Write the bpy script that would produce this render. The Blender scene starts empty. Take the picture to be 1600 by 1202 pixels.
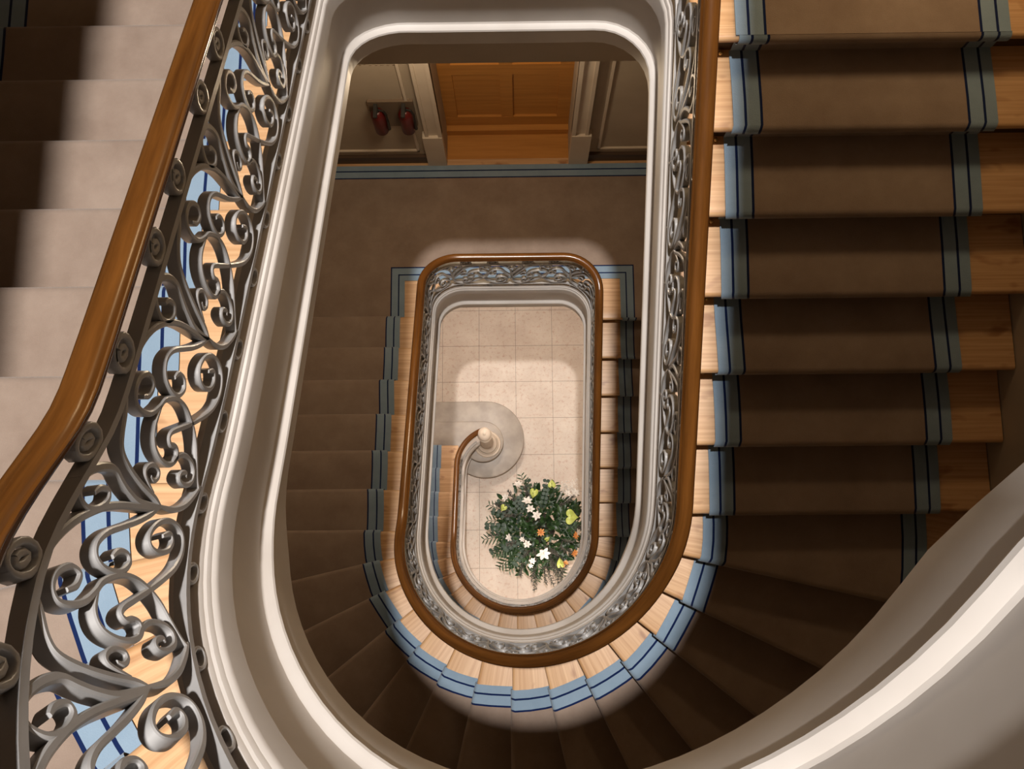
import bpy, bmesh, math, random
from mathutils import Vector, Matrix
PI = math.pi
sc = bpy.context.scene
COL = sc.collection
random.seed(7)

# ------------------------------------------------------------------ camera, world, lamps, exposure
cam_d = bpy.data.cameras.new('camera'); cam = bpy.data.objects.new('camera', cam_d); COL.objects.link(cam)
cam.location = (.0631, -.1887, 12.0615); cam.rotation_mode = 'XYZ'; cam.rotation_euler = (.1751, .0108, -.0083)
cam_d.sensor_width = 36; cam_d.lens = 1539.64 * 36 / 1600; cam_d.clip_start = .02
sc.camera = cam
sc.view_settings.view_transform = 'Standard'; sc.view_settings.look = 'None'
sc.view_settings.gamma = 1; sc.view_settings.use_curve_mapping = False
sc.view_settings.exposure = 0.0
wd = bpy.data.worlds.new('world'); sc.world = wd; wd.use_nodes = True
wd.node_tree.nodes['Background'].inputs[0].default_value = (.9, .75, .6, 1)
wd.node_tree.nodes['Background'].inputs[1].default_value = .0
LAMP = (-.05, .65, 20.0)
def light(name, kind, loc, power, col, size=.1, rot=(0, 0, 0), **kw):
    l = bpy.data.lights.new(name, kind); l.energy = power; l.color = col
    if kind == 'AREA': l.size = size
    else: l.shadow_soft_size = size
    for k, v in kw.items(): setattr(l, k, v)
    o = bpy.data.objects.new(name, l); o.location = loc; o.rotation_euler = rot; COL.objects.link(o); return o
light('pendant_light', 'SPOT', LAMP, 7000, (1, .94, .89), .16, spot_size=math.radians(25), spot_blend=.12)
light('ground_hall_light_a', 'POINT', (-.2, 2.75, 3.2), 150, (1, .89, .81), .15)
light('ground_hall_light_b', 'POINT', (.25, -1.05, 1.55), 46, (1, .87, .77), .15)
light('first_landing_light', 'POINT', (-.45, 2.5, 7.0), 55, (1, .78, .53), .15)
light('second_landing_light', 'POINT', (1.6, 2.25, 9.8), 24, (1, .70, .38), .15)

# ------------------------------------------------------------------ measures
g = .2845; W = .63; S1 = 6 * g; SA = PI * W; S2 = S1 + SA; S3 = S2 + S1
CR = .25; YT = S1 + CR                      # landing end of the well centre line
XS = W - CR; SL = PI * CR + 2 * XS; LT = S3 + SL
R = .16; RC = .1459; F = [0.0, 27 * .16, 8.67]; F.append(F[2] + 27 * RC)
RR = [R, (F[2] - F[1]) / 27, RC]
WALLX = 2.12; BACKY = 3.09
CI, CO = .882, 1.89                          # carpet edges

def pt(s, off=0.0):
    """plan point at distance s round one storey, off = metres away from the well"""
    r = W + off
    if s < S1: return Vector((-r, S1 - s))
    if s < S2:
        a = PI + (s - S1) / W; return Vector((r * math.cos(a), r * math.sin(a)))
    if s < S3: return Vector((r, s - S2))
    q = s - S3; L = PI * CR / 2
    if q < L:
        a = q / CR; return Vector((XS + (CR + off) * math.cos(a), S1 + (CR + off) * math.sin(a)))
    q -= L
    if q < 2 * XS: return Vector((XS - q, YT + off))
    q -= 2 * XS
    a = PI / 2 + q / CR
    return Vector((-XS + (CR + off) * math.cos(a), S1 + (CR + off) * math.sin(a)))
NR = .45; NS = S1 - .8                        # the lowest handrail turns in to the newel
def gp(S, off=0.0):
    if S < NS:
        q = (NS - S) / NR; q = min(q, 1.25)
        c = Vector((-W + NR, .8)); rr = NR + off
        return Vector((c.x - rr * math.cos(q), c.y + rr * math.sin(q)))
    st = int(S // LT); return pt(S - st * LT, off)
def zraw(S):
    if S < 0: return R * (1 + S / g)
    st = int(S // LT); s = S - st * LT
    if st > 2: return F[3] + .1
    r = RR[st]; b = F[st]
    if s < S1: return b + r * (1 + s / g)
    if s < S2: return b + r * (7 + 14 * (s - S1) / SA)
    if s < S3: return b + r * (21 + (s - S2) / g)
    q = (s - S3) / SL; t = F[st + 1]
    if q < .80: return t
    rn = RR[st + 1] if st < 2 else 0
    u = (q - .80) / .20
    return t + rn * u
DS = .02; NT = int(3.3 * LT / DS)
_z = [zraw(i * DS) for i in range(-40, NT + 40)]
_k = [math.exp(-(j * DS) ** 2 / (2 * .075 ** 2)) for j in range(-14, 15)]; _s = sum(_k)
ZT = [sum(_k[j] * _z[min(max(i + j - 14, 0), len(_z) - 1)] for j in range(29)) / _s for i in range(len(_z))]
def zp(S):
    f = S / DS + 40; i = int(f); i = max(0, min(len(ZT) - 2, i)); return ZT[i] + (ZT[i + 1] - ZT[i]) * (f - i)

# ------------------------------------------------------------------ materials
def hadj(S, h):
    """string and railing grow taller where the flight steepens in the winders"""
    st = int(max(S, 0) // LT); q = max(S, 0) - st * LT
    def ss(x): x = min(1, max(0, x)); return x * x * (3 - 2 * x)
    w = ss((q - S1 + .08) / .30) * ss((S2 + .08 - q) / .30)
    if h > .172: return h + w * ((h - .2) * .15 - .02)
    e = w * .10 if h < -.35 else 0
    if st < 2: return h + w * ((h - .172) * .25 - .02) - e * .3
    k = 7 + (q - S1) / SA * 14
    return h + w * ((h - .172) * .06 - .02) - e + w * ss((k - 11) / 7) * (h - .172) * .33
_tau = [0.0]
for _i in range(1, int(3.1 * LT / DS)):
    _tau.append(_tau[-1] + math.hypot(DS, zp(_i * DS) - zp((_i - 1) * DS)))
def tau(S):
    f = S / DS; i = max(0, min(len(_tau) - 2, int(f))); return _tau[i] + (_tau[i + 1] - _tau[i]) * (f - i)
def itau(t):
    lo, hi = 0, len(_tau) - 1
    if t < 0: return t
    while hi - lo > 1:
        m = (lo + hi) // 2
        if _tau[m] <= t: lo = m
        else: hi = m
    return (lo + (t - _tau[lo]) / (_tau[hi] - _tau[lo])) * DS

def mat(name, base=(.5, .5, .5), rough=.5, metal=0.0, spec=.5):
    m = bpy.data.materials.new(name); m.use_nodes = True
    b = m.node_tree.nodes['Principled BSDF']
    b.inputs['Base Color'].default_value = (*base, 1); b.inputs['Roughness'].default_value = rough
    b.inputs['Metallic'].default_value = metal; b.inputs['Specular IOR Level'].default_value = spec
    return m, m.node_tree, b
def noise(nt, scale, detail=3, vec=None, rough=.5):
    n = nt.nodes.new('ShaderNodeTexNoise'); n.inputs['Scale'].default_value = scale
    n.inputs['Detail'].default_value = detail; n.inputs['Roughness'].default_value = rough
    if vec is not None: nt.links.new(vec, n.inputs['Vector'])
    return n
def ramp(nt, fac, stops):
    r = nt.nodes.new('ShaderNodeValToRGB'); nt.links.new(fac, r.inputs[0])
    e = r.color_ramp.elements
    while len(e) < len(stops): e.new(.5)
    for i, (p, c) in enumerate(stops): e[i].position = p; e[i].color = (*c, 1)
    return r
def mapping(nt, src, scale):
    m = nt.nodes.new('ShaderNodeMapping'); m.inputs['Scale'].default_value = scale; nt.links.new(src, m.inputs[0]); return m.outputs[0]
def coord(nt, kind='Object'): return nt.nodes.new('ShaderNodeTexCoord').outputs[kind]
def bump(nt, b, h, strength=.2, dist=.002):
    n = nt.nodes.new('ShaderNodeBump'); n.inputs['Strength'].default_value = strength; n.inputs['Distance'].default_value = dist
    nt.links.new(h, n.inputs['Height']); nt.links.new(n.outputs[0], b.inputs['Normal'])
def noisy(name, a, c, scale, rough=.6, bs=.15, bd=.001, detail=4, lo=.35, hi=.65, fine=None):
    m, nt, b = mat(name, a, rough); v = coord(nt)
    n = noise(nt, scale, detail, v); r = ramp(nt, n.outputs[0], [(lo, a), (hi, c)])
    nt.links.new(r.outputs[0], b.inputs['Base Color'])
    n2 = noise(nt, fine or scale * 6, 2, v); bump(nt, b, n2.outputs[0], bs, bd); return m
def wood(name, a, c, su=2.0, sv=60.0, rough=.4, bs=.1, knots=None):
    """grain runs along UV u"""
    m, nt, b = mat(name, a, rough); v = mapping(nt, coord(nt, 'UV'), (su, sv, 1))
    n = noise(nt, 1.0, 5, v, .6); r = ramp(nt, n.outputs[0], [(.30, a), (.72, c)])
    out = r.outputs[0]
    if knots:
        v2 = mapping(nt, coord(nt, 'UV'), (4.5, 8, 1)); vo = noise(nt, 1.3, 2, v2)
        r2 = ramp(nt, vo.outputs[0], [(.62, (1, 1, 1)), (.74, knots)])
        mx = nt.nodes.new('ShaderNodeMixRGB'); mx.blend_type = 'MULTIPLY'; mx.inputs[0].default_value = 1
        nt.links.new(out, mx.inputs[1]); nt.links.new(r2.outputs[0], mx.inputs[2]); out = mx.outputs[0]
    nt.links.new(out, b.inputs['Base Color']); bump(nt, b, n.outputs[0], bs, .001); return m
M = {}
M['pine'] = wood('pine_treads', (.50, .27, .12), (.72, .46, .25), 1.5, 55, .38, .15, (.62, .50, .42))
M['dark_wood'] = wood('stained_riser', (.05, .03, .018), (.10, .055, .03), 2, 50, .5)
M['handrail'] = wood('varnished_handrail', (.062, .021, .004), (.175, .065, .012), 2.2, 26, .24, .05)
M['door'] = wood('oiled_door_wood', (.44, .18, .030), (.58, .26, .055), 1.5, 25, .45)
M['white'] = noisy('cream_painted_string', (.60, .555, .51), (.69, .65, .61), 3, .6, .06, .0008)
M['iron'] = noisy('grey_painted_iron', (.33, .327, .325), (.41, .407, .405), 9, .34, .12, .0008)
M['wall'] = noisy('ochre_cream_wall_paint', (.40, .33, .25), (.46, .385, .30), 2.5, .7, .06, .001)
M['trim'] = noisy('cream_trim_paint', (.60, .50, .40), (.66, .57, .47), 3, .5, .05, .0006)
M['stone'] = noisy('buff_stone', (.33, .285, .24), (.43, .375, .32), 6, .4, .08, .0006, 6)
M['brass'] = mat('brass', (.75, .55, .28), .3, 1)[0]
def fabric(name, a, c):
    m, nt, b = mat(name, a, .95, 0, .1); v = coord(nt)
    n = noise(nt, 5, 5, v, .65); r = ramp(nt, n.outputs[0], [(.3, a), (.7, c)]); nt.links.new(r.outputs[0], b.inputs['Base Color'])
    n2 = noise(nt, 420, 2, v); bump(nt, b, n2.outputs[0], .5, .003)
    try: b.inputs['Sheen Weight'].default_value = .25; b.inputs['Sheen Roughness'].default_value = .5
    except Exception: pass
    return m
M['carpet'] = fabric('beige_carpet', (.25, .185, .145), (.33, .255, .205))
M['blue'] = fabric('light_blue_carpet_border', (.215, .305, .40), (.265, .36, .46))
M['navy'] = fabric('navy_carpet_stripe', (.004, .012, .06), (.006, .018, .08))
def marble():
    m, nt, b = mat('marble_tiles', (.6, .5, .45), .5, 0, .25); v = coord(nt)
    n1 = noise(nt, 2.2, 6, v, .6); r1 = ramp(nt, n1.outputs[0], [(.3, (.60, .50, .42)), (.7, (.74, .66, .57))])
    n2 = noise(nt, 24, 9, v, .75); r2 = ramp(nt, n2.outputs[0], [(.36, (.80, .62, .56)), (.47, (1, 1, 1))])
    n3 = noise(nt, 60, 6, v, .75); r3 = ramp(nt, n3.outputs[0], [(.32, (.55, .45, .40)), (.40, (1, 1, 1))])
    mx = nt.nodes.new('ShaderNodeMixRGB'); mx.blend_type = 'MULTIPLY'; mx.inputs[0].default_value = .8
    nt.links.new(r1.outputs[0], mx.inputs[1]); nt.links.new(r2.outputs[0], mx.inputs[2])
    my = nt.nodes.new('ShaderNodeMixRGB'); my.blend_type = 'MULTIPLY'; my.inputs[0].default_value = .8
    nt.links.new(mx.outputs[0], my.inputs[1]); nt.links.new(r3.outputs[0], my.inputs[2])
    sx = nt.nodes.new('ShaderNodeSeparateXYZ'); nt.links.new(v, sx.inputs[0])
    def ma(op, a, bb):
        q = nt.nodes.new('ShaderNodeMath'); q.operation = op
        for i, t in enumerate((a, bb)):
            if t is None: continue
            if isinstance(t, (int, float)): q.inputs[i].default_value = t
            else: nt.links.new(t, q.inputs[i])
        return q.outputs[0]
    ls = []
    for ax, o in ((0, -.002), (1, 2.4385)):
        t = ma('DIVIDE', ma('SUBTRACT', sx.outputs[ax], o + .228), .456); fr = ma('SUBTRACT', ma('FRACT', t, None), .5)
        ls.append(ma('LESS_THAN', ma('ABSOLUTE', fr, None), .0052))
    ln = ma('MAXIMUM', ls[0], ls[1])
    mz = nt.nodes.new('ShaderNodeMixRGB'); nt.links.new(ma('MULTIPLY', ln, .75), mz.inputs[0]); nt.links.new(my.outputs[0], mz.inputs[1]); mz.inputs[2].default_value = (.16, .12, .09, 1)
    nt.links.new(mz.outputs[0], b.inputs['Base Color']); return m
M['marble'] = marble()

# ------------------------------------------------------------------ mesh helpers
def link(name, me, parent=None):
    o = bpy.data.objects.new(name, me); COL.objects.link(o)
    if parent is not None: o.parent = parent
    return o
def mesh(name, V, Fc, mats, parent=None, mi=None, uv=None, smooth=True, sharp=35):
    me = bpy.data.meshes.new(name); me.from_pydata([tuple(v) for v in V], [], Fc)
    for m in (mats if isinstance(mats, (list, tuple)) else [mats]): me.materials.append(M[m])
    if mi: me.polygons.foreach_set('material_index', mi)
    bm = bmesh.new(); bm.from_mesh(me)
    if uv:
        L = bm.loops.layers.uv.new('UVMap')
        for f in bm.faces:
            for l in f.loops: l[L].uv = uv[l.vert.index]
    bmesh.ops.recalc_face_normals(bm, faces=bm.faces)
    if smooth:
        for f in bm.faces: f.smooth = True
        for e in bm.edges:
            if len(e.link_faces) == 2 and e.calc_face_angle(0) > math.radians(sharp): e.smooth = False
    bm.to_mesh(me); bm.free()
    return link(name, me, parent)
def tag(o, label=None, cat=None, group=None, kind=None):
    for k, v in (('label', label), ('category', cat), ('group', group), ('kind', kind)):
        if v: o[k] = v
    return o
def empty(name, loc=(0, 0, 0)):
    o = bpy.data.objects.new(name, None); o.location = loc; o.empty_display_size = .1; COL.objects.link(o); return o
class PB:
    """collects pieces into one mesh"""
    def __init__(s): s.V = []; s.F = []; s.U = []; s.m = []
    def add(s, V, Fc, U=None, mi=0):
        n = len(s.V); s.V += [tuple(v) for v in V]; s.F += [tuple(i + n for i in f) for f in Fc]
        s.U += U if U else [(v[0], v[1]) for v in V]; s.m += [mi] * len(Fc) if isinstance(mi, int) else mi
    def box(s, a, b, mi=0):
        x0, y0, z0 = a; x1, y1, z1 = b
        V = [(x, y, z) for x in (x0, x1) for y in (y0, y1) for z in (z0, z1)]
        Fc = [(0, 1, 3, 2), (4, 6, 7, 5), (0, 4, 5, 1), (2, 3, 7, 6), (0, 2, 6, 4), (1, 5, 7, 3)]
        s.add(V, Fc, [(v[0] + v[2] * .01, v[1] + v[2]) for v in V], mi)
    def prism(s, poly, z0, z1, mi=0):
        n = len(poly); V = [(x, y, z0) for x, y in poly] + [(x, y, z1) for x, y in poly]
        s.add(V, [tuple(range(n - 1, -1, -1)), tuple(range(n, 2 * n))] + [(i, (i + 1) % n, n + (i + 1) % n, n + i) for i in range(n)], None, mi)
    def lathe(s, prof, c=(0, 0, 0), n=32, mi=0):
        V = []; U = []
        for i in range(n):
            a = 2 * PI * i / n
            for r, z in prof: V.append((c[0] + r * math.cos(a), c[1] + r * math.sin(a), c[2] + z)); U.append((i / n, z))
        p = len(prof); s.add(V, [(i * p + j, ((i + 1) % n) * p + j, ((i + 1) % n) * p + j + 1, i * p + j + 1) for i in range(n) for j in range(p - 1)], U, mi)
    def tube(s, P, rad, n=6, mi=0):
        P = [Vector(p) for p in P]; V = []; U = []; L = 0
        for i, p in enumerate(P):
            t = (P[min(i + 1, len(P) - 1)] - P[max(i - 1, 0)]).normalized()
            if i: L += (p - P[i - 1]).length
            a = t.cross(Vector((0, 0, 1)));  a = a.normalized() if a.length > 1e-3 else Vector((1, 0, 0)); b = t.cross(a)
            r = rad if isinstance(rad, (int, float)) else rad[i]
            for j in range(n):
                q = 2 * PI * j / n; V.append(p + a * math.cos(q) * r + b * math.sin(q) * r); U.append((L, j / n * .1))
        Fc = [(i * n + j, i * n + (j + 1) % n, (i + 1) * n + (j + 1) % n, (i + 1) * n + j) for i in range(len(P) - 1) for j in range(n)]
        Fc += [tuple(range(n - 1, -1, -1)), tuple((len(P) - 1) * n + j for j in range(n))]
        s.add(V, Fc, U, mi)
    def build(s, name, mats, parent=None, **k): return mesh(name, s.V, s.F, mats, parent, s.m, s.U, **k)

def sweep(name, prof, Sa, Sb, m, parent, step=.05, closed=True, zmin=None, smooth=True, sharp=35):
    n = max(2, int((Sb - Sa) / step) + 1); V = []; U = []; p = len(prof)
    per = [0]
    for i in range(1, p + 1):
        a = prof[i - 1]; b = prof[i % p]; per.append(per[-1] + math.hypot(a[0] - b[0], a[1] - b[1]))
    for i in range(n + 1):
        S = Sa + (Sb - Sa) * i / n; z = zp(S)
        for j, (o, h) in enumerate(prof):
            q = gp(S, o); zz = z + hadj(S, h)
            if zmin is not None: zz = max(zz, zmin + (.0002 * j))
            V.append((q.x, q.y, zz)); U.append((S, per[j]))
    e = p if closed else p - 1
    Fc = [(i * p + j, i * p + (j + 1) % p, (i + 1) * p + (j + 1) % p, (i + 1) * p + j) for i in range(n) for j in range(e)]
    if closed: Fc += [tuple(range(p - 1, -1, -1)), tuple(n * p + j for j in range(p))]
    return mesh(name, V, Fc, m, parent, None, U, smooth, sharp)

# ------------------------------------------------------------------ walls, floor, ceiling
def wall_curve(n=90, r=WALLX): return [Vector((r * math.cos(PI + PI * i / n), r * math.sin(PI + PI * i / n))) for i in range(n + 1)]
ZC = 21.0
def thick_wall(name, pts, outs, z0=0, z1=ZC, m='wall'):
    n = len(pts); V = [(p[0], p[1], z0) for p in pts] + [(p[0], p[1], z1) for p in pts] + [(p[0], p[1], z0) for p in outs] + [(p[0], p[1], z1) for p in outs]
    Fc = []
    for i in range(n - 1):
        Fc += [(i, i + 1, n + i + 1, n + i), (2 * n + i, 3 * n + i, 3 * n + i + 1, 2 * n + i + 1), (n + i, n + i + 1, 3 * n + i + 1, 3 * n + i), (i, 2 * n + i, 2 * n + i + 1, i + 1)]
    Fc += [(0, n, 3 * n, 2 * n), (n - 1, 3 * n - 1, 4 * n - 1, 2 * n - 1)]
    return tag(mesh(name, V, Fc, m, smooth=True, sharp=30), kind='structure')
thick_wall('wall_left', [(-WALLX, 0), (-WALLX, BACKY)], [(-WALLX - .3, 0), (-WALLX - .3, BACKY)])
thick_wall('wall_right', [(WALLX, 0), (WALLX, BACKY)], [(WALLX + .3, 0), (WALLX + .3, BACKY)])
wc = wall_curve(); thick_wall('wall_front', wc, [p * 1.14 for p in wc])
b = PB(); b.box((-2.5, -2.5, -.2), (2.5, 3.5, 0)); tag(b.build('floor', 'marble', smooth=False), kind='structure')
b = PB(); b.box((-2.5, -2.5, ZC), (2.5, 3.5, ZC + .2)); tag(b.build('ceiling', 'wall', smooth=False), kind='structure')
DX0, DX1, DZ0, DZ1 = -.53, .475, F[1], F[1] + 2.35
b = PB()
b.box((-2.42, BACKY, 0), (DX0, BACKY + .5, ZC)); b.box((DX1, BACKY, 0), (2.42, BACKY + .5, ZC))
b.box((DX0, BACKY, DZ1), (DX1, BACKY + .5, ZC)); b.box((DX0, BACKY, 0), (DX1, BACKY + .5, DZ0 - .001))
b.box((DX0, BACKY + .45, DZ0), (DX1, BACKY + .5, DZ1))
tag(b.build('wall_back', 'wall', smooth=False), kind='structure')
# recess floor of the doorway
b = PB(); b.box((DX0, BACKY - .0, DZ0 - .002), (DX1, BACKY + .45, DZ0 + .004)); tag(b.build('trim_1', 'door', smooth=False), kind='structure')
# door: frame, stiles, recessed panels
d = empty('door_1', (0, BACKY + .26, DZ0)); tag(d, kind='structure')
yb = BACKY + .26
def child(pb, name, m, par, **k):
    o = pb.build(name, m, None, **k); o.parent = par; o.matrix_parent_inverse = Matrix.Translation(-Vector(par.location)); return o
b = PB(); b.box((DX0, yb + .02, DZ0 + .004), (DX1, yb + .05, DZ1)); child(b, 'door_leaf', 'door', d, smooth=False)
b = PB()
for x0, x1 in ((DX0, DX0 + .1), (DX1 - .1, DX1), (-.075, .02)): b.box((x0, yb, DZ0 + .2), (x1, yb + .03, DZ1))
b.box((DX0, yb - .001, DZ0 + .004), (DX1, yb + .03, DZ0 + .24)); b.box((DX0, yb - .001, DZ0 + .95), (DX1, yb + .03, DZ0 + 1.1))
b.box((DX0, yb - .05, DZ0 + .004), (DX1, yb, DZ0 + .09))
child(b, 'door_stile', 'door', d, smooth=False)

def moulding(name, rects, m, par=None, kind=None):
    b = PB()
    for a, c in rects: b.box(a, c)
    return b.build(name, m, par, smooth=False)
# architrave with plinth blocks, wall panel beads, skirting
y = BACKY; z0 = F[1]
pb = PB()
for sx, xi in ((-1, DX0), (1, DX1)):
    xo = xi + sx * .13
    a, c = sorted((xi, xo)); pb.box((a, y - .035, z0 + .55), (c, y, DZ1 + .12))
    a, c = sorted((xi, xi + sx * .03)); pb.box((a, y - .055, z0 + .55), (c, y, DZ1 + .03))
    a, c = sorted((xo, xo - sx * .025)); pb.box((a, y - .05, z0 + .55), (c, y, DZ1 + .03))
    a, c = sorted((xi, xi + sx * .155)); pb.box((a, y - .06, z0), (c, y, z0 + .55))
pb.box((DX0 - .13, y - .05, DZ1), (DX1 + .13, y, DZ1 + .13))
tag(pb.build('trim_2', 'trim', smooth=False), kind='structure')
pb = PB()
for x0, x1 in ((-1.95, -.74), (.70, 1.95)):
    for zz in (z0 + .20, z0 + 2.6):
        pb.box((x0, y - .016, zz), (x1, y, zz + .02))
    for xx in (x0, x1 - .02): pb.box((xx, y - .016, z0 + .20), (xx + .02, y, z0 + 2.6))
tag(pb.build('trim_3', 'trim', smooth=False), kind='structure')
pb = PB()
for x0, x1 in ((-WALLX, DX0 - .155), (DX1 + .155, WALLX)): pb.box((x0, y - .03, z0), (x1, y, z0 + .12))
tag(pb.build('baseboard_back', 'dark_wood', smooth=False), kind='structure')

def line(st, k):
    s = (k - 1) * g if k <= 7 else (S1 + (k - 7) * SA / 14 if k <= 21 else S2 + (k - 21) * g)
    return s
def sec(st, k, off, x):
    """point at distance x behind nosing line k, off from well centre line"""
    s = line(st, k) + (1e-6 if k < 28 else 0); s = min(s, S3 - 1e-6)
    if s >= S1 - 1e-5 and s <= S2 + 1e-5 and 7 <= k <= 21:
        a = PI + (s - S1) / W; r = W + off
        if k == 7: a = PI
        if k == 21: a = 2 * PI
        return Vector((r * math.cos(a) - x * math.sin(a), r * math.sin(a) + x * math.cos(a)))
    if k < 7: return Vector((-(W + off), S1 - (k - 1) * g - x))
    return Vector((W + off, (k - 21) * g + x))
def step_mesh(st, k, prof, offs, name, mats, parent, cap=True, bands=None, wob=None):
    """prof: (k offset 0/1, x, dz)"""
    z = F[st] + k * RR[st]; V = []; U = []; p = len(prof)
    for i, o in enumerate(offs):
        L = 0; last = None
        for j, (dk, x, dz) in enumerate(prof):
            q = sec(st, k + dk, o, x)
            v = Vector((q.x, q.y, z + dz))
            V.append(v)
            if last is not None: L += (v - last).length
            last = v; U.append((o, L + k * 1.37))
    Fc = []; mi = []
    e = p if cap else p - 1
    for i in range(len(offs) - 1):
        for j in range(e):
            Fc.append((i * p + j, i * p + (j + 1) % p, (i + 1) * p + (j + 1) % p, (i + 1) * p + j)); mi.append(bands[i] if bands else 0)
    if cap:
        Fc += [tuple(range(p - 1, -1, -1)), tuple((len(offs) - 1) * p + j for j in range(p))]; mi += [0, 0]
    return V, Fc, mi, U
TREAD = [(0, .016, 0), (0, .006, -.003), (0, .001, -.010), (0, 0, -.018), (0, .002, -.027), (0, .008, -.033), (0, .018, -.036), (1, .072, -.036), (1, .072, 0)]
def offs_to_wall(k, n=8):
    return [.055 + (WALLX - .005 - W - .055) * i / n for i in range(n + 1)]
# ------------------------------------------------------------------ landings
def well_loop(st):
    out = []
    n = 48
    for i in range(n + 1):
        out.append(pt(S3 + (LT - S3) * min(i / n, .99999), .055))
    return out
def landing(st, label):
    z = F[st + 1]; root = empty('stair_landing', (0, 2.5, z)); tag(root, label, 'landing')
    inn = well_loop(st); n = len(inn) - 1; h = BACKY - S1; T = 2 * h + 2 * WALLX
    out = []
    for i in range(n + 1):
        a = math.atan2(inn[i].y - S1, inn[i].x); dx, dy = math.cos(a), math.sin(a)
        t = min(WALLX / abs(dx) if abs(dx) > 1e-6 else 9e9, h / dy if dy > 1e-6 else 9e9)
        out.append(Vector((dx * t, S1 + dy * t)))
    # snap the nearest ones to the corners
    for cx in (WALLX, -WALLX):
        j = min(range(n + 1), key=lambda i: (out[i] - Vector((cx, BACKY))).length); out[j] = Vector((cx, BACKY))
    def fx(p):
        if p.x > 0 and p.y < S1 + .07: p = Vector((p.x, S1 + .07))
        if p.x < 0 and abs(p.y - S1) < .004: p = Vector((p.x, S1 - .066))
        return p
    inn = [fx(p) for p in inn]; out = [fx(p) for p in out]
    V = []; U = []
    for zz in (z, z - .16):
        for p in inn + out: V.append((p.x, p.y, zz)); U.append((p.x, p.y))
    m = 2 * (n + 1); Fc = []
    for i in range(n):
        a, b_, c, d_ = i, i + 1, n + 1 + i + 1, n + 1 + i
        Fc += [(a, b_, c, d_), (m + d_, m + c, m + b_, m + a), (a, m + a, m + b_, b_), (d_, c, m + c, m + d_)]
    Fc += [(0, n + 1, m + n + 1, m), (n, m + n, m + 2 * n + 1, 2 * n + 1)]
    mesh('floor_slab', [(v[0], v[1] - 2.5, v[2] - z) for v in V], Fc, 'pine', root, None, U, smooth=False)
    Vn, Fn, mn, Un = step_mesh(st, 27, TREAD[:7] + [(0, .070, -.036), (0, .070, 0)], offs_to_wall(27), '', '', None)
    mesh('landing_nosing', [(v[0], v[1] - 2.5, v[2] - z) for v in Vn], Fn, 'pine', root, None, Un, sharp=50)
    # deep beam under the edge of the landing and plaster ceiling
    b = PB(); b.box((-WALLX, 2.0 - 2.5, -.70), (WALLX, 2.22 - 2.5, -.18)); b.build('beam', 'wall', root, smooth=False)
    b = PB(); b.box((-WALLX, 2.22 - 2.5, -.22), (WALLX, BACKY - 2.5, -.18)); b.build('plaster_ceiling', 'wall', root, smooth=False)
    return root
def carpet_rings(inner, outer, z, name, label, cat):
    """nested mitred bands; inner/outer = functions of inset distance giving a 4-point open path"""
    ds = [0, .043, .053, .104, .114]
    rows = [inner(d_) for d_ in ds] + [outer(d_) for d_ in reversed(ds)]
    mats = [1, 2, 1, 2, 0, 2, 1, 2, 1]; b = PB()
    sub = 14
    for a, c, mi in zip(rows, rows[1:], mats):
        for i in range(len(a) - 1):
            V = []
            for j in range(sub + 1):
                t = j / sub
                for q in (a, c): V.append((q[i][0] + (q[i + 1][0] - q[i][0]) * t, q[i][1] + (q[i + 1][1] - q[i][1]) * t, z))
            b.add(V, [(2 * j, 2 * j + 1, 2 * j + 3, 2 * j + 2) for j in range(sub)], None, mi)
    o = b.build(name, ['carpet', 'blue', 'navy'], smooth=False)
    md = o.modifiers.new('thickness', 'SOLIDIFY'); md.thickness = .009; md.offset = -1
    tag(o, label, cat); return o
YF = S1 + .012; YL = S1 - .037
def c_in(d_): return [(CI - .008 + d_, YF), (CI - .008 + d_, 2.047 + d_), (-CI + .008 - d_, 2.047 + d_), (-CI + .008 - d_, YL)]
def c_out(d_): return [(CO - d_, YF), (CO - d_, 3.035 - d_), (-CO + d_, 3.035 - d_), (-CO + d_, YL)]
landing(0, 'lower landing in front of the wooden door, wood edged around the inner handrail')
landing(1, 'upper landing, only its white edge in view above the wooden door')
for st, lb in ((0, 'beige landing carpet with double navy lines in front of the wooden door'), (1, 'beige landing carpet at the head of the right hand stairs, top right of the picture')):
    carpet_rings(c_in, c_out, F[st + 1] + .0095, 'landing_carpet', lb, 'carpet')

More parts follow.
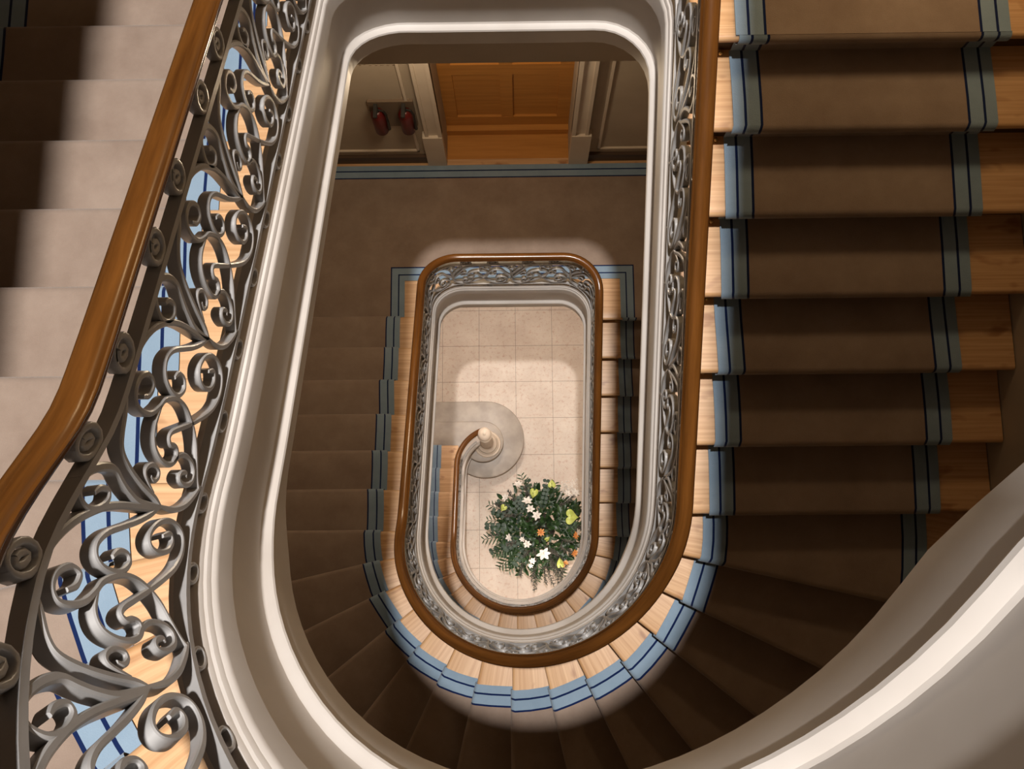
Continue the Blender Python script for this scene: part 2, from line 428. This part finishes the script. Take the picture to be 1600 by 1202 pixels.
# ------------------------------------------------------------------ flights
def flight(st, label, k0=1, k1=26):
    root = empty('staircase_flight', (0, 0, F[st])); tag(root, label, 'staircase')
    zb = F[st]
    def put(o): o.parent = root; o.matrix_parent_inverse = Matrix.Translation((0, 0, -zb)); return o
    for k in range(k0, k1 + 1):
        V, Fc, mi, U = step_mesh(st, k, TREAD, offs_to_wall(k), 'tread', 'pine', root)
        put(mesh('tread', V, Fc, 'pine', None, mi, U, sharp=50))
    r = RR[st]
    for k in range(k0, 28):
        RIS = [(0, .046, -.036), (0, .046, -r), (0, .068, -r), (0, .068, -.036)]
        V, Fc, mi, U = step_mesh(st, k, RIS, offs_to_wall(k), 'riser', 'dark_wood', root)
        put(mesh('riser', V, Fc, 'dark_wood', None, mi, U, smooth=False))
    return root, put
def runner(st, label, k0, k1=27):
    r = RR[st]; rnd = random.Random(st + 5)
    offs0 = [0, .043, .053, .104, .114]; wdt = CO - CI
    base = offs0 + [.25, .45, .65, .85] + [wdt - x for x in reversed(offs0)]
    bands = [1, 2, 1, 2, 0, 0, 0, 0, 0, 2, 1, 2, 1]
    b = PB(); t = .009
    for k in range(k0, k1 + 1):
        PR = [(0, .046 - t, -r + t), (0, .046 - t, -.052), (0, .034, -.045), (0, .010, -.044), (0, .0, -.039), (0, -.007, -.028), (0, -.009, -.018), (0, -.006, -.005), (0, .002, .004), (0, .014, t)]
        if k < 27:
            PR += [(('m', .33), 0, t), (('m', .66), 0, t), (1, .046 - t, t)]
        z = F[st] + k * r; p = len(PR); V = []; U = []
        ph = rnd.random() * 6; sh_ = rnd.uniform(-.006, .006)
        for i, o in enumerate(base):
            edge = 1 if i < 5 else (-1 if i > 8 else 0)
            L = 0
            for j, (dk, x, dz) in enumerate(PR):
                w_ = (.0035 * math.sin(ph + j * .9) + sh_) if edge else 0
                oo = CI - W + o + w_
                if isinstance(dk, tuple):
                    q = sec(st, k, oo, .014).lerp(sec(st, k + 1, oo, .046 - t), dk[1])
                    # keep the arc round in the winders
                    if 7 <= k < 21:
                        R0 = W + oo; q = q.normalized() * (R0 + (q.length - R0) * .35)
                else: q = sec(st, k + dk, oo, x)
                V.append((q.x, q.y, z + dz)); U.append((o, L)); L += .05
        Fc = []; mi = []
        for i in range(len(base) - 1):
            for j in range(p - 1):
                Fc.append((i * p + j, i * p + j + 1, (i + 1) * p + j + 1, (i + 1) * p + j)); mi.append(bands[i])
        b.add(V, Fc, U, mi)
    o = b.build('stair_runner', ['carpet', 'blue', 'navy'], sharp=60)
    tag(o, label, 'carpet')
    # brass eyes that hold the runner down beside each riser
    for k in range(k0, k1 + 1):
        q = sec(st, k, CI - W - .035, .026); e = PB(); e.tube([(q.x, q.y, F[st] + (k - 1) * r + .012 + zz) for zz in (-.010, 0, .006, .010)], [.006, .009, .008, .003], 8)
        c = e.build('brass_eye', 'brass', o)
    return o

STRING = [(.055, -.42), (.055, .165), (.0, .172), (-.008, .168), (-.012, .160), (-.013, .153), (-.019, .150), (-.023, .142), (-.024, .135), (-.030, .131), (-.033, .124), (-.034, .116), (-.034, .030), (-.020, .022), (-.012, .008), (-.009, -.02), (-.009, -.27), (-.014, -.277), (-.026, -.281), (-.035, -.287), (-.038, -.295), (-.035, -.303), (-.029, -.307), (-.028, -.40), (-.02, -.42)]
SOFFIT = [(.05, -.36), (1.485, -.36), (1.485, -.42), (.05, -.42)]
roots = []
for st, (lb, k0) in enumerate((('lowest flight of stairs rising from the newel post on the marble floor', 3),
                               ('middle flight of stairs curving round the bottom and up the right of the picture', 1),
                               ('nearest flight of stairs, lit at the left edge of the picture', 1))):
    root, put = flight(st, lb, k0); roots.append(root)
    Sa = st * LT + (.0 if st else S1 - 1.02); Sb = st * LT + S3
    if st == 0: Sa = .36
    o = sweep('stair_string', STRING, Sa, Sb, 'white', None, zmin=.0 if st == 0 else None); put(o)
    o = sweep('soffit', SOFFIT, st * LT + (.9 if st == 0 else .0), Sb, 'wall', None, zmin=.0 if st == 0 else None, step=.08); put(o)
    if st < 2:
        o = sweep('well_edge', STRING, Sb, (st + 1) * LT, 'white', None)
        lr = [q for q in COL.objects if q.name.startswith('stair_landing')][st]
        o.parent = lr; o.matrix_parent_inverse = Matrix.Translation(-Vector(lr.location))
runner(0, 'blue edged stair carpet on the lowest flight beside the newel post', 3)
runner(1, 'blue edged beige stair carpet on the middle flight round the bottom of the well', 1)
runner(2, 'blue edged beige stair carpet on the nearest flight behind the big iron scrolls', 1)

# curtail steps of stone
def curtail(top, cy, rad, cx, label, z0):
    n = 40; poly = [(-WALLX + .0, cy + rad), (cx, cy + rad)]
    for i in range(1, n + 1):
        a = PI / 2 - (PI * 1.22) * i / n; poly.append((cx + rad * math.cos(a), cy + rad * math.sin(a)))
    poly += [(-WALLX, poly[-1][1])]
    b = PB(); b.prism(poly, z0, top - .03)
    # rounded nosing slab
    cxm = cx
    big = []
    for d_, z in ((0, top - .03), (.012, top - .024), (.016, top - .015), (.012, top - .005), (0, top)):
        row = []
        for (x, y_) in poly[1:-1]:
            v = Vector((x - cx, y_ - cy)); v = v.normalized() * (v.length + d_) ; row.append((cx + v.x, cy + v.y, z))
        row = [(-WALLX, cy + rad + d_, z)] + row + [(-WALLX, poly[-1][1], z)]
        big.append(row)
    V = [p for r_ in big for p in r_]; m = len(big[0]); Fc = [(i * m + j, i * m + (j + 1) % m, (i + 1) * m + (j + 1) % m, (i + 1) * m + j) for i in range(4) for j in range(m)]
    Fc += [tuple(range(4 * m, 5 * m)), tuple(range(m - 1, -1, -1))]
    b.add(V, Fc); o = b.build('curtail_step', 'stone', sharp=40)
    o.parent = roots[0]; o.matrix_parent_inverse = Matrix.Translation((0, 0, 0)); return o
curtail(.16, 1.245, .452, -.375, '', 0)
curtail(.32, 1.20, .23, -.40, '', .16)

# newel post
NX, NY = -.345, 1.165
nw = empty('newel_post', (NX, NY, .32)); tag(nw, 'turned cream newel post with ball finial at the foot of the stairs', 'newel post')
b = PB(); b.lathe([(0, 0), (.155, 0), (.16, .012), (.155, .028), (.135, .036), (.13, .05), (.118, .06)], n=40)
b.build('base', 'trim', nw)
b = PB(); b.lathe([(.118, .05), (.112, .08), (.085, .10), (.066, .13), (.062, .16), (.072, .19), (.078, .30), (.070, .48), (.058, .60), (.052, .68), (.066, .70), (.066, .72), (.05, .74), (.05, .84), (.078, .86), (.082, .885), (.07, .905), (.05, .915)], n=40)
b.build('shaft', 'trim', nw)
b = PB(); b.lathe([(.05, .91), (.048, .93), (.06, .94)] + [(.075 * math.cos(a), .985 + .055 * math.sin(a)) for a in [(-.5 + i * 1.9 / 12) for i in range(13)]] + [(.018, 1.043), (.016, 1.05), (.0, 1.055)], n=40)
b.build('finial', 'trim', nw)

# ------------------------------------------------------------------ balustrades
TR = {
'arch': ([(.537, .748), (.515, .742), (.489, .724), (.465, .696), (.442, .645), (.432, .587), (.430, .52), (.429, .455), (.423, .424)], .012),
'leaf': ([(.392, .755), (.370, .742), (.357, .708), (.358, .665), (.378, .623), (.398, .579), (.418, .521), (.425, .455), (.423, .424)], .014),
'ring': ([(.384, .749), (.412, .744), (.433, .72), (.446, .689), (.444, .657), (.426, .638), (.404, .652), (.402, .681), (.414, .694)], .010),
'longs': ([(.205, .752), (.240, .729), (.285, .705), (.318, .674), (.350, .611), (.378, .538), (.402, .465), (.423, .424)], .012),
'wave': ([(0.204, 0.674), (0.196, 0.648), (0.173, 0.645), (0.158, 0.677), (0.170, 0.708), (0.197, 0.712), (0.222, 0.692), (0.232, 0.652), (0.228, 0.615), (0.21, 0.588), (0.191, 0.568), (0.18, 0.519), (0.187, 0.463), (0.212, 0.408), (0.248, 0.357), (0.292, 0.317), (0.339, 0.278), (0.366, 0.250)], .010),
'curl': ([(0.314, 0.44), (0.3, 0.427), (0.290, 0.395), (0.299, 0.345), (0.322, 0.310), (0.349, 0.305), (0.359, 0.337), (0.349, 0.375), (0.333, 0.376), (0.330, 0.352), (.340, .346)], .010),
'loop': ([(0.207, 0.584), (0.251, 0.584), (0.286, 0.559), (0.311, 0.51), (0.321, 0.457), (0.309, 0.429), (0.288, 0.435), (0.277, 0.456), (0.277, 0.481), (0.264, 0.5), (0.250, 0.492), (0.238, 0.46), (0.215, 0.395), (0.184, 0.325), (0.16, 0.290), (0.128, 0.272), (0.092, 0.278), (0.065, 0.304), (0.05, 0.345), (0.050, 0.388), (0.065, 0.421), (0.09, 0.434), (0.114, 0.419), (0.128, 0.381), (0.123, 0.34), (0.102, 0.327), (0.081, 0.345), (0.088, 0.378)], .010),
'hook': ([(0.015, 0.424), (0.038, 0.455), (0.058, 0.50), (0.072, 0.546), (0.087, 0.593), (0.11, 0.616), (0.136, 0.61), (0.158, 0.582), (0.171, 0.542), (0.171, 0.510), (0.154, 0.490), (0.132, 0.506), (0.127, 0.538), (0.140, 0.555)], .010),
'bud': ([(0.394, 0.476), (0.372, 0.516), (0.352, 0.545), (0.337, 0.545), (0.33, 0.524), (0.34, 0.491), (0.357, 0.481), (0.365, 0.495), (0.357, 0.516)], .009),
'tail': ([(0.423, 0.424), (0.426, 0.36), (0.412, 0.305), (0.385, 0.270), (0.356, 0.250)], .011),
}
def crom(P, per=4):
    out = []
    n = len(P)
    for i in range(n - 1):
        p0 = P[max(i - 1, 0)]; p1 = P[i]; p2 = P[i + 1]; p3 = P[min(i + 2, n - 1)]
        for j in range(per):
            t = j / per
            out.append(tuple(.5 * ((2 * p1[c]) + (-p0[c] + p2[c]) * t + (2 * p0[c] - 5 * p1[c] + 4 * p2[c] - p3[c]) * t * t + (-p0[c] + 3 * p1[c] - 3 * p2[c] + p3[c]) * t ** 3) for c in range(2)))
    out.append(P[-1]); return out
def ribbon(b, C, T0, th, dep=.027, taper=True):
    """flat iron bar bent along C (distance along the rail, height), placed from rail distance T0"""
    n = len(C); V = []; Q = []
    for (t, h) in C:
        S = itau(T0 + t); Q.append((S, zp(S) + hadj(S, h)))
    for i in range(n):
        a = Q[max(i - 1, 0)]; c = Q[min(i + 1, n - 1)]
        dx = c[0] - a[0]; dy = c[1] - a[1]; L = math.hypot(dx, dy) or 1; nx, ny = -dy / L, dx / L
        k = 1.0
        if taper: k = min(1, .62 + .09 * min(i, n - 1 - i))
        t = th * .5 * k; d_ = dep * .5; e = t * .45
        for sg, o in ((t, -d_ + e), (t, d_ - e), (t - e, d_), (-t + e, d_), (-t, d_ - e), (-t, -d_ + e), (-t + e, -d_), (t - e, -d_)):
            q = gp(Q[i][0] + nx * sg, o); V.append((q.x, q.y, Q[i][1] + ny * sg))
    Fc = [(8 * i + j, 8 * i + (j + 1) % 8, 8 * i + 8 + (j + 1) % 8, 8 * i + 8 + j) for i in range(n - 1) for j in range(8)] + [tuple(range(7, -1, -1)), tuple(range(8 * n - 8, 8 * n))]
    b.add(V, Fc)
RAIL = [(.003 + a * .83, h) for a, h in [(-.036, -.006), (-.036, .000), (-.031, .005), (-.029, .003), (-.026, .009), (-.022, .018), (-.010, .025), (.008, .026), (.023, .021), (.031, .012), (.035, .002), (.035, -.004), (.031, -.010), (.027, -.012), (.029, -.020), (.024, -.031), (.012, -.036), (-.012, -.036), (-.025, -.033), (-.030, -.022), (-.027, -.013), (-.031, -.011)]]
TP = .4065 * 1.116; TREF = tau(2 * LT + 1.40)
def balustrade(Sa, Sb, label, root_loc):
    root = empty('balustrade', root_loc); tag(root, label, 'balustrade')
    inv = Matrix.Translation(-Vector(root_loc))
    def put(o): o.parent = root; o.matrix_parent_inverse = inv; return o
    put(sweep('handrail', [(o, h + .888) for o, h in RAIL], Sa - (.12 if Sa < 1 else 0), Sb, 'handrail', None, step=.035, sharp=50))
    put(sweep('upper_bar', [(-.014, .742), (.014, .742), (.014, .762), (-.014, .762)], Sa, Sb, 'iron', None, step=.04))
    put(sweep('lower_bar', [(-.013, .226), (.013, .226), (.013, .244), (-.013, .244)], Sa, Sb, 'iron', None, step=.04))
    n0 = math.ceil((tau(Sa) - TREF) / TP - 1); n1 = math.floor((tau(Sb) - TREF) / TP) + 1
    for i in range(n0, n1):
        T = TREF + i * TP
        if tau(Sa) <= T + .03 < tau(Sb):
            b = PB()
            for nm, (C, th) in TR.items():
                ribbon(b, crom([(s * 1.116, h) for s, h in C], 5), T, th * 1.2)
            put(b.build('scroll_panel', 'iron', None, sharp=40))
        for f in (.142, .318):
            c = T + f * 1.116
            if tau(Sa) + .03 < c < tau(Sb) - .03:
                b = PB(); n = 14
                ribbon(b, [(.036 * math.sin(2 * PI * k / n * 1.12), .801 + .040 * math.cos(2 * PI * k / n * 1.12 + .3)) for k in range(n + 1)], c, .012, .026, False)
                ribbon(b, [(.014 * math.sin(2 * PI * k / 8), .800 + .014 * math.cos(2 * PI * k / 8)) for k in range(9)], c, .012, .020, False)
                put(b.build('upper_ring', 'iron', None, sharp=50))
        for f in (.181, .395):
            c = T + f * 1.116
            if tau(Sa) + .03 < c < tau(Sb) - .03:
                b = PB(); n = 14
                ribbon(b, [(.028 * math.sin(2 * PI * k / n * 1.1), .201 + .026 * math.cos(2 * PI * k / n * 1.1)) for k in range(n + 1)], c, .008, .020, False)
                put(b.build('lower_ring', 'iron', None, sharp=50))
    return root
balustrade(.50, S3, 'grey iron scroll balustrade with wooden handrail beside the marble floor, ending at the newel post', (-.6, 0, 0))
balustrade(S3, LT + S3, 'grey iron scroll balustrade with wooden handrail on the lower landing and round the middle flight', (0, 1.9, F[1]))
balustrade(LT + S3, 2 * LT + S3, 'large nearest grey iron scroll balustrade with curving wooden handrail at the left edge', (-.6, 1.7, F[2]))

# ------------------------------------------------------------------ unseen top floor slab, left part added to shade the nearest flight
b = PB(); b.box((-WALLX, -.6, F[3] - .3), (-1.0, BACKY, F[3])); b.box((-1.0, 2.0, F[3] - .3), (WALLX, BACKY, F[3]))
tag(b.build('top_shade_slab', 'white', smooth=False), kind='structure')

# ------------------------------------------------------------------ fire extinguishers and lettering on the landing wall
M['red'] = mat('red_enamel', (.10, .006, .005), .4)[0]
M['black'] = mat('black_plastic', (.015, .014, .013), .45)[0]
M['board'] = mat('brown_board', (.17, .12, .08), .6)[0]
b = PB(); b.box((-1.03, BACKY - .022, 5.02), (-.70, BACKY, 5.42)); bo = b.build('mounting_board', 'board', smooth=False)
tag(bo, 'flat brown board on the landing wall behind the two extinguishers', 'board')
for ex, lb in ((-.96, 'red and black fire extinguisher on the wall, farther from the door'), (-.76, 'red and black fire extinguisher on the wall, nearer the wooden door')):
    e = empty('fire_extinguisher', (ex, 3.0, 5.10)); tag(e, lb, 'fire extinguisher', 'fire extinguishers beside the door')
    b = PB(); b.lathe([(0, 0), (.046, .002), (.052, .012), (.052, .25), (.046, .285), (.028, .31), (.018, .315), (0, .316)], n=24); b.build('cylinder', 'red', e)
    b = PB(); b.lathe([(0, .31), (.018, .312), (.018, .35), (.012, .365), (0, .366)], n=16); b.box((-.012, -.075, .355), (.012, .03, .368)); b.box((-.012, -.085, .385), (.012, .02, .396)); b.build('valve_handle', 'black', e, sharp=40)
    b = PB(); b.tube([(.018, 0, .335), (.05, -.01, .34), (.068, -.02, .30), (.066, -.02, .20), (.06, -.02, .06)], [.008, .008, .008, .009, .013], 8); b.build('hose', 'black', e)
    b = PB(); b.lathe([(0, 0), (.012, .001), (.012, .008), (0, .009)], n=12); g_ = b.build('pressure_gauge', 'trim', e); g_.location = (0, -.022, .345); g_.rotation_euler = (PI / 2, 0, 0)
    b = PB(); b.box((-.03, .04, .10), (.03, .068, .16)); b.build('wall_bracket', 'black', e, smooth=False)
# short worn row of dark stencilled marks above them (not legible in the photograph)
b = PB(); rm = random.Random(3); x = -1.01
for k in range(7):
    w_ = rm.uniform(.016, .028)
    for q in range(3):
        if rm.random() < .75:
            zz = 5.915 + q * .012; b.box((x + rm.uniform(0, .006), BACKY - .002, zz), (x + w_, BACKY, zz + rm.uniform(.003, .006)))
    x += w_ + rm.uniform(.010, .018)
tag(b.build('wall_lettering', 'board', smooth=False), 'faint worn row of dark marks high on the wall left of the door', 'lettering')

# ------------------------------------------------------------------ flower arrangement
def leafmat(name, a, c, rough=.45):
    return noisy(name, a, c, 14, rough, .1, .001)
M['leaf'] = leafmat('dark_green_leaf', (.008, .030, .008), (.030, .075, .018), .38)
M['euc'] = leafmat('blue_green_leaf', (.008, .030, .012), (.030, .062, .034), .5)
M['fern'] = leafmat('fern_green', (.010, .036, .010), (.03, .075, .025))
M['dust'] = leafmat('grey_feathery_leaf', (.030, .032, .024), (.09, .085, .065), .7)
M['petal'] = leafmat('white_petal', (.74, .70, .64), (.80, .77, .72), .5)
M['lime'] = leafmat('lime_spathe', (.42, .50, .10), (.56, .62, .18), .3)
M['orange'] = leafmat('orange_petal', (.55, .20, .05), (.70, .32, .10), .5)
M['stem'] = leafmat('brown_stem', (.10, .06, .03), (.15, .10, .05), .6)
M['vase'] = mat('dark_glazed_vase', (.06, .055, .05), .2)[0]
FX, FY = .245, .150
fl = empty('flower_arrangement', (FX, FY, 0)); tag(fl, 'large round flower arrangement of dark leaves and white lilies standing on the marble', 'flower arrangement')
b = PB(); b.lathe([(0, 0), (.13, 0), (.14, .02), (.10, .08), (.12, .30), (.17, .55), (.19, .68), (.175, .70), (.16, .68), (.0, .60)], n=36); b.build('vase', 'vase', fl)
rf = random.Random(21)
def basis(n):
    n = n.normalized(); t = Vector((-n.y, n.x, 0)); t = t.normalized() if t.length > .01 else Vector((1, 0, 0)); return n, t, n.cross(t)
def leaf(b, base, d, up, L, wd, fold=.25, droop=.3, k=6):
    """one leaf blade from base along d, arched and folded on its midrib"""
    d = d.normalized(); side = d.cross(up).normalized(); up = side.cross(d).normalized(); V = []
    for i in range(k + 1):
        t = i / k; w_ = wd * math.sin(PI * min(1, t * .96 + .04)) ** .8; c = base + d * L * t - Vector((0, 0, 1)) * droop * L * t * t
        V += [c - side * w_ + up * w_ * fold, c, c + side * w_ + up * w_ * fold]
    b.add(V, [(3 * i + j, 3 * i + j + 1, 3 * i + j + 4, 3 * i + j + 3) for i in range(k) for j in (0, 1)])
def dome(th, ph, r=1.0):
    """surface of the bouquet: th round, ph from the top"""
    return Vector((.56 * r * math.sin(ph) * math.cos(th), .56 * r * math.sin(ph) * math.sin(th), .84 + .40 * r * math.cos(ph)))
core = Vector((0, 0, .66))
b = PB()
for i in range(1000):
    th = rf.uniform(0, 2 * PI); ph = math.acos(1 - rf.random() * .97); r = rf.uniform(.62, .98) * (.9 + .12 * math.sin(3 * th + 1) * math.sin(5 * ph))
    p = dome(th, ph, r); n = (p - core).normalized(); d = (n + Vector([rf.uniform(-.9, .9) for _ in range(3)])).normalized()
    leaf(b, p - d * .03, d, Vector((0, 0, 1)) + n * .4, rf.uniform(.07, .125), rf.uniform(.013, .024), rf.uniform(.1, .4), rf.uniform(0, .5))
o = b.build('foliage', 'leaf', fl, sharp=80)
for i in range(15):
    th = rf.uniform(1.3, 4.2); ph = rf.uniform(.7, 1.45); a = core + Vector((0, 0, .1)); p = dome(th, ph, rf.uniform(.98, 1.12)); b = PB(); P_ = [a.lerp(p, t) + Vector((0, 0, .12 * math.sin(PI * t))) for t in [j / 9 for j in range(10)]]
    b.tube(P_, .003, 4)
    for j in range(4, 10):
        dr = (P_[j] - P_[j - 1]).normalized(); sd = dr.cross(Vector((0, 0, 1))).normalized()
        for sg in (-1, 1): leaf(b, P_[j], (sd * sg + dr * .5), Vector((0, 0, 1)), .045, .021, .1, .1, 5)
    b.build('eucalyptus_sprig', 'euc', fl, sharp=80)
for i in range(16):
    th = (3.6 + rf.uniform(-.35, .35)) if i < 5 else rf.uniform(0, 2 * PI); ph = rf.uniform(1.1, 1.5); a = core + Vector((0, 0, .15)); p = dome(th, ph, rf.uniform(1.0, 1.12 if i > 4 else 1.2)); b = PB(); P_ = [a.lerp(p, t) + Vector((0, 0, .16 * math.sin(PI * t))) for t in [j / 13 for j in range(14)]]
    b.tube(P_, .003, 4)
    for j in range(5, 14):
        dr = (P_[j] - P_[j - 1]).normalized(); sd = dr.cross(Vector((0, 0, 1))).normalized(); l_ = .12 * math.sin(PI * (j - 3) / 12)
        for sg in (-1, 1): leaf(b, P_[j], (sd * sg + dr * .9), Vector((0, 0, 1)), l_, .007, .3, .2, 4)
    b.build('fern_frond', 'fern', fl, sharp=80)
for i in range(34):
    th = rf.choice((rf.uniform(4.0, 5.8), rf.uniform(0, 6.3))); ph = rf.uniform(.5, 1.55); p0 = dome(th, ph, .7); p = dome(th + rf.uniform(-.2, .2), ph, rf.uniform(.98, 1.22 if 4.2 < th < 5.6 else 1.10)); b = PB()
    P_ = [p0.lerp(p, t / 8) + Vector((0, 0, .04 * math.sin(PI * t / 8))) for t in range(9)]; b.tube(P_, .002, 4)
    for j in range(2, 9):
        for q in range(6):
            d = Vector([rf.uniform(-1, 1) for _ in range(3)]) + (p - p0).normalized() * .8; leaf(b, P_[j], d, Vector((0, 0, 1)), rf.uniform(.03, .055), .0045, .2, .2, 3)
    b.build('feathery_sprig', 'dust', fl, sharp=80)
def lily(p, size, tilt, nm='lily', mt='petal', npet=6, wd=.26):
    b = PB(); n = (Vector((p[0] - FX, p[1] - FY, .55)) + Vector(tilt)).normalized(); n, t, u = basis(n); a0 = rf.uniform(0, 1)
    base = Vector((p[0] - FX, p[1] - FY, p[2]))
    for k in range(npet):
        a = a0 + 2 * PI * k / npet; d = t * math.cos(a) + u * math.sin(a) + n * (.38 if k % 2 else .30); leaf(b, base, d, n, size * (.95 if k % 2 else 1.05), size * wd, .25, .12, 7)
    for k in range(5): a = 2 * PI * k / 5; b.tube([base, base + n * size * .35 + (t * math.cos(a) + u * math.sin(a)) * size * .12], .002, 4)
    b.build(nm, mt, fl, sharp=80)
for p, sz in (((.286, -.127, 1.26), .088), ((.119, .428, 1.21), .066), ((.150, .345, 1.22), .055), ((.222, .272, 1.27), .06), ((.56, .515, 1.12), .05), ((.653, .530, 1.02), .06), ((-.08, .042, 1.18), .05), ((.114, -.029, 1.24), .05), ((.06, .02, 1.22), .035), ((.669, .091, 1.16), .045), ((.168, -.207, 1.20), .045), ((.15, -.26, 1.18), .035), ((.02, .62, 1.10), .06), ((-.12, .48, 1.08), .05)):
    lily(p, sz, (rf.uniform(-.2, .2), rf.uniform(-.2, .2), 0))
for p in ((.261, .092, 1.28), (.517, -.238, 1.15), (.624, -.129, 1.15), (.64, .06, 1.17)):
    lily(p, .05, (0, 0, 0), 'orange_bloom', 'orange', 8, .2)
def spathe(p, size, rot, w_=.8):
    b = PB(); n = Vector(((p[0] - FX) * .5, (p[1] - FY) * .5 - .1, 1)).normalized(); n, t, u = basis(n); base = Vector((p[0] - FX, p[1] - FY, p[2])); V = [base]; N = 28
    for i in range(N):
        a = 2 * PI * i / N; x_ = 16 * math.sin(a) ** 3 / 17 * w_; y_ = (13 * math.cos(a) - 5 * math.cos(2 * a) - 2 * math.cos(3 * a) - math.cos(4 * a)) / 17
        xr = x_ * math.cos(rot) - y_ * math.sin(rot); yr = x_ * math.sin(rot) + y_ * math.cos(rot); q = math.hypot(x_, y_)
        V.append(base + t * xr * size + u * yr * size + n * .25 * size * q * q)
    b.add(V, [(0, 1 + i, 1 + (i + 1) % N) for i in range(N)]); b.tube([base + n * .003, base + n * size * .5 + t * size * .15, base + n * size * .9 + t * size * .25], [.006, .006, .003], 6)
    o = b.build('anthurium', 'lime', fl, sharp=80); md = o.modifiers.new('thickness', 'SOLIDIFY'); md.thickness = .002
for p, sz, r_, w_ in (((.593, .257, 1.22), .085, .2, 1.05), ((.191, .521, 1.19), .07, 2.6, .7), ((.468, -.237, 1.18), .075, 2.9, .55), ((-.143, .366, 1.12), .05, 1, .8), ((.393, .624, 1.10), .06, .5, .8), ((.329, .02, 1.27), .04, 2, .6)):
    spathe(p, sz, r_, w_)
for i in range(7):
    p = Vector((.60 - FX + rf.uniform(-.12, .10), .55 - FY + rf.uniform(-.08, .10), 1.02 + rf.uniform(-.05, .05))); b = PB(); a = core + Vector((.1, .1, .2)); b.tube([a, a.lerp(p, .6) + Vector((0, 0, .05)), p], .002, 4)
    for k in range(16):
        q = p + Vector([rf.uniform(-.045, .045) for _ in range(3)]); b.tube([p, q], .001, 3); b.lathe([(0, -.006), (.006, 0), (0, .006)], q, 6)
    b.build('white_spray', 'petal', fl, sharp=80)
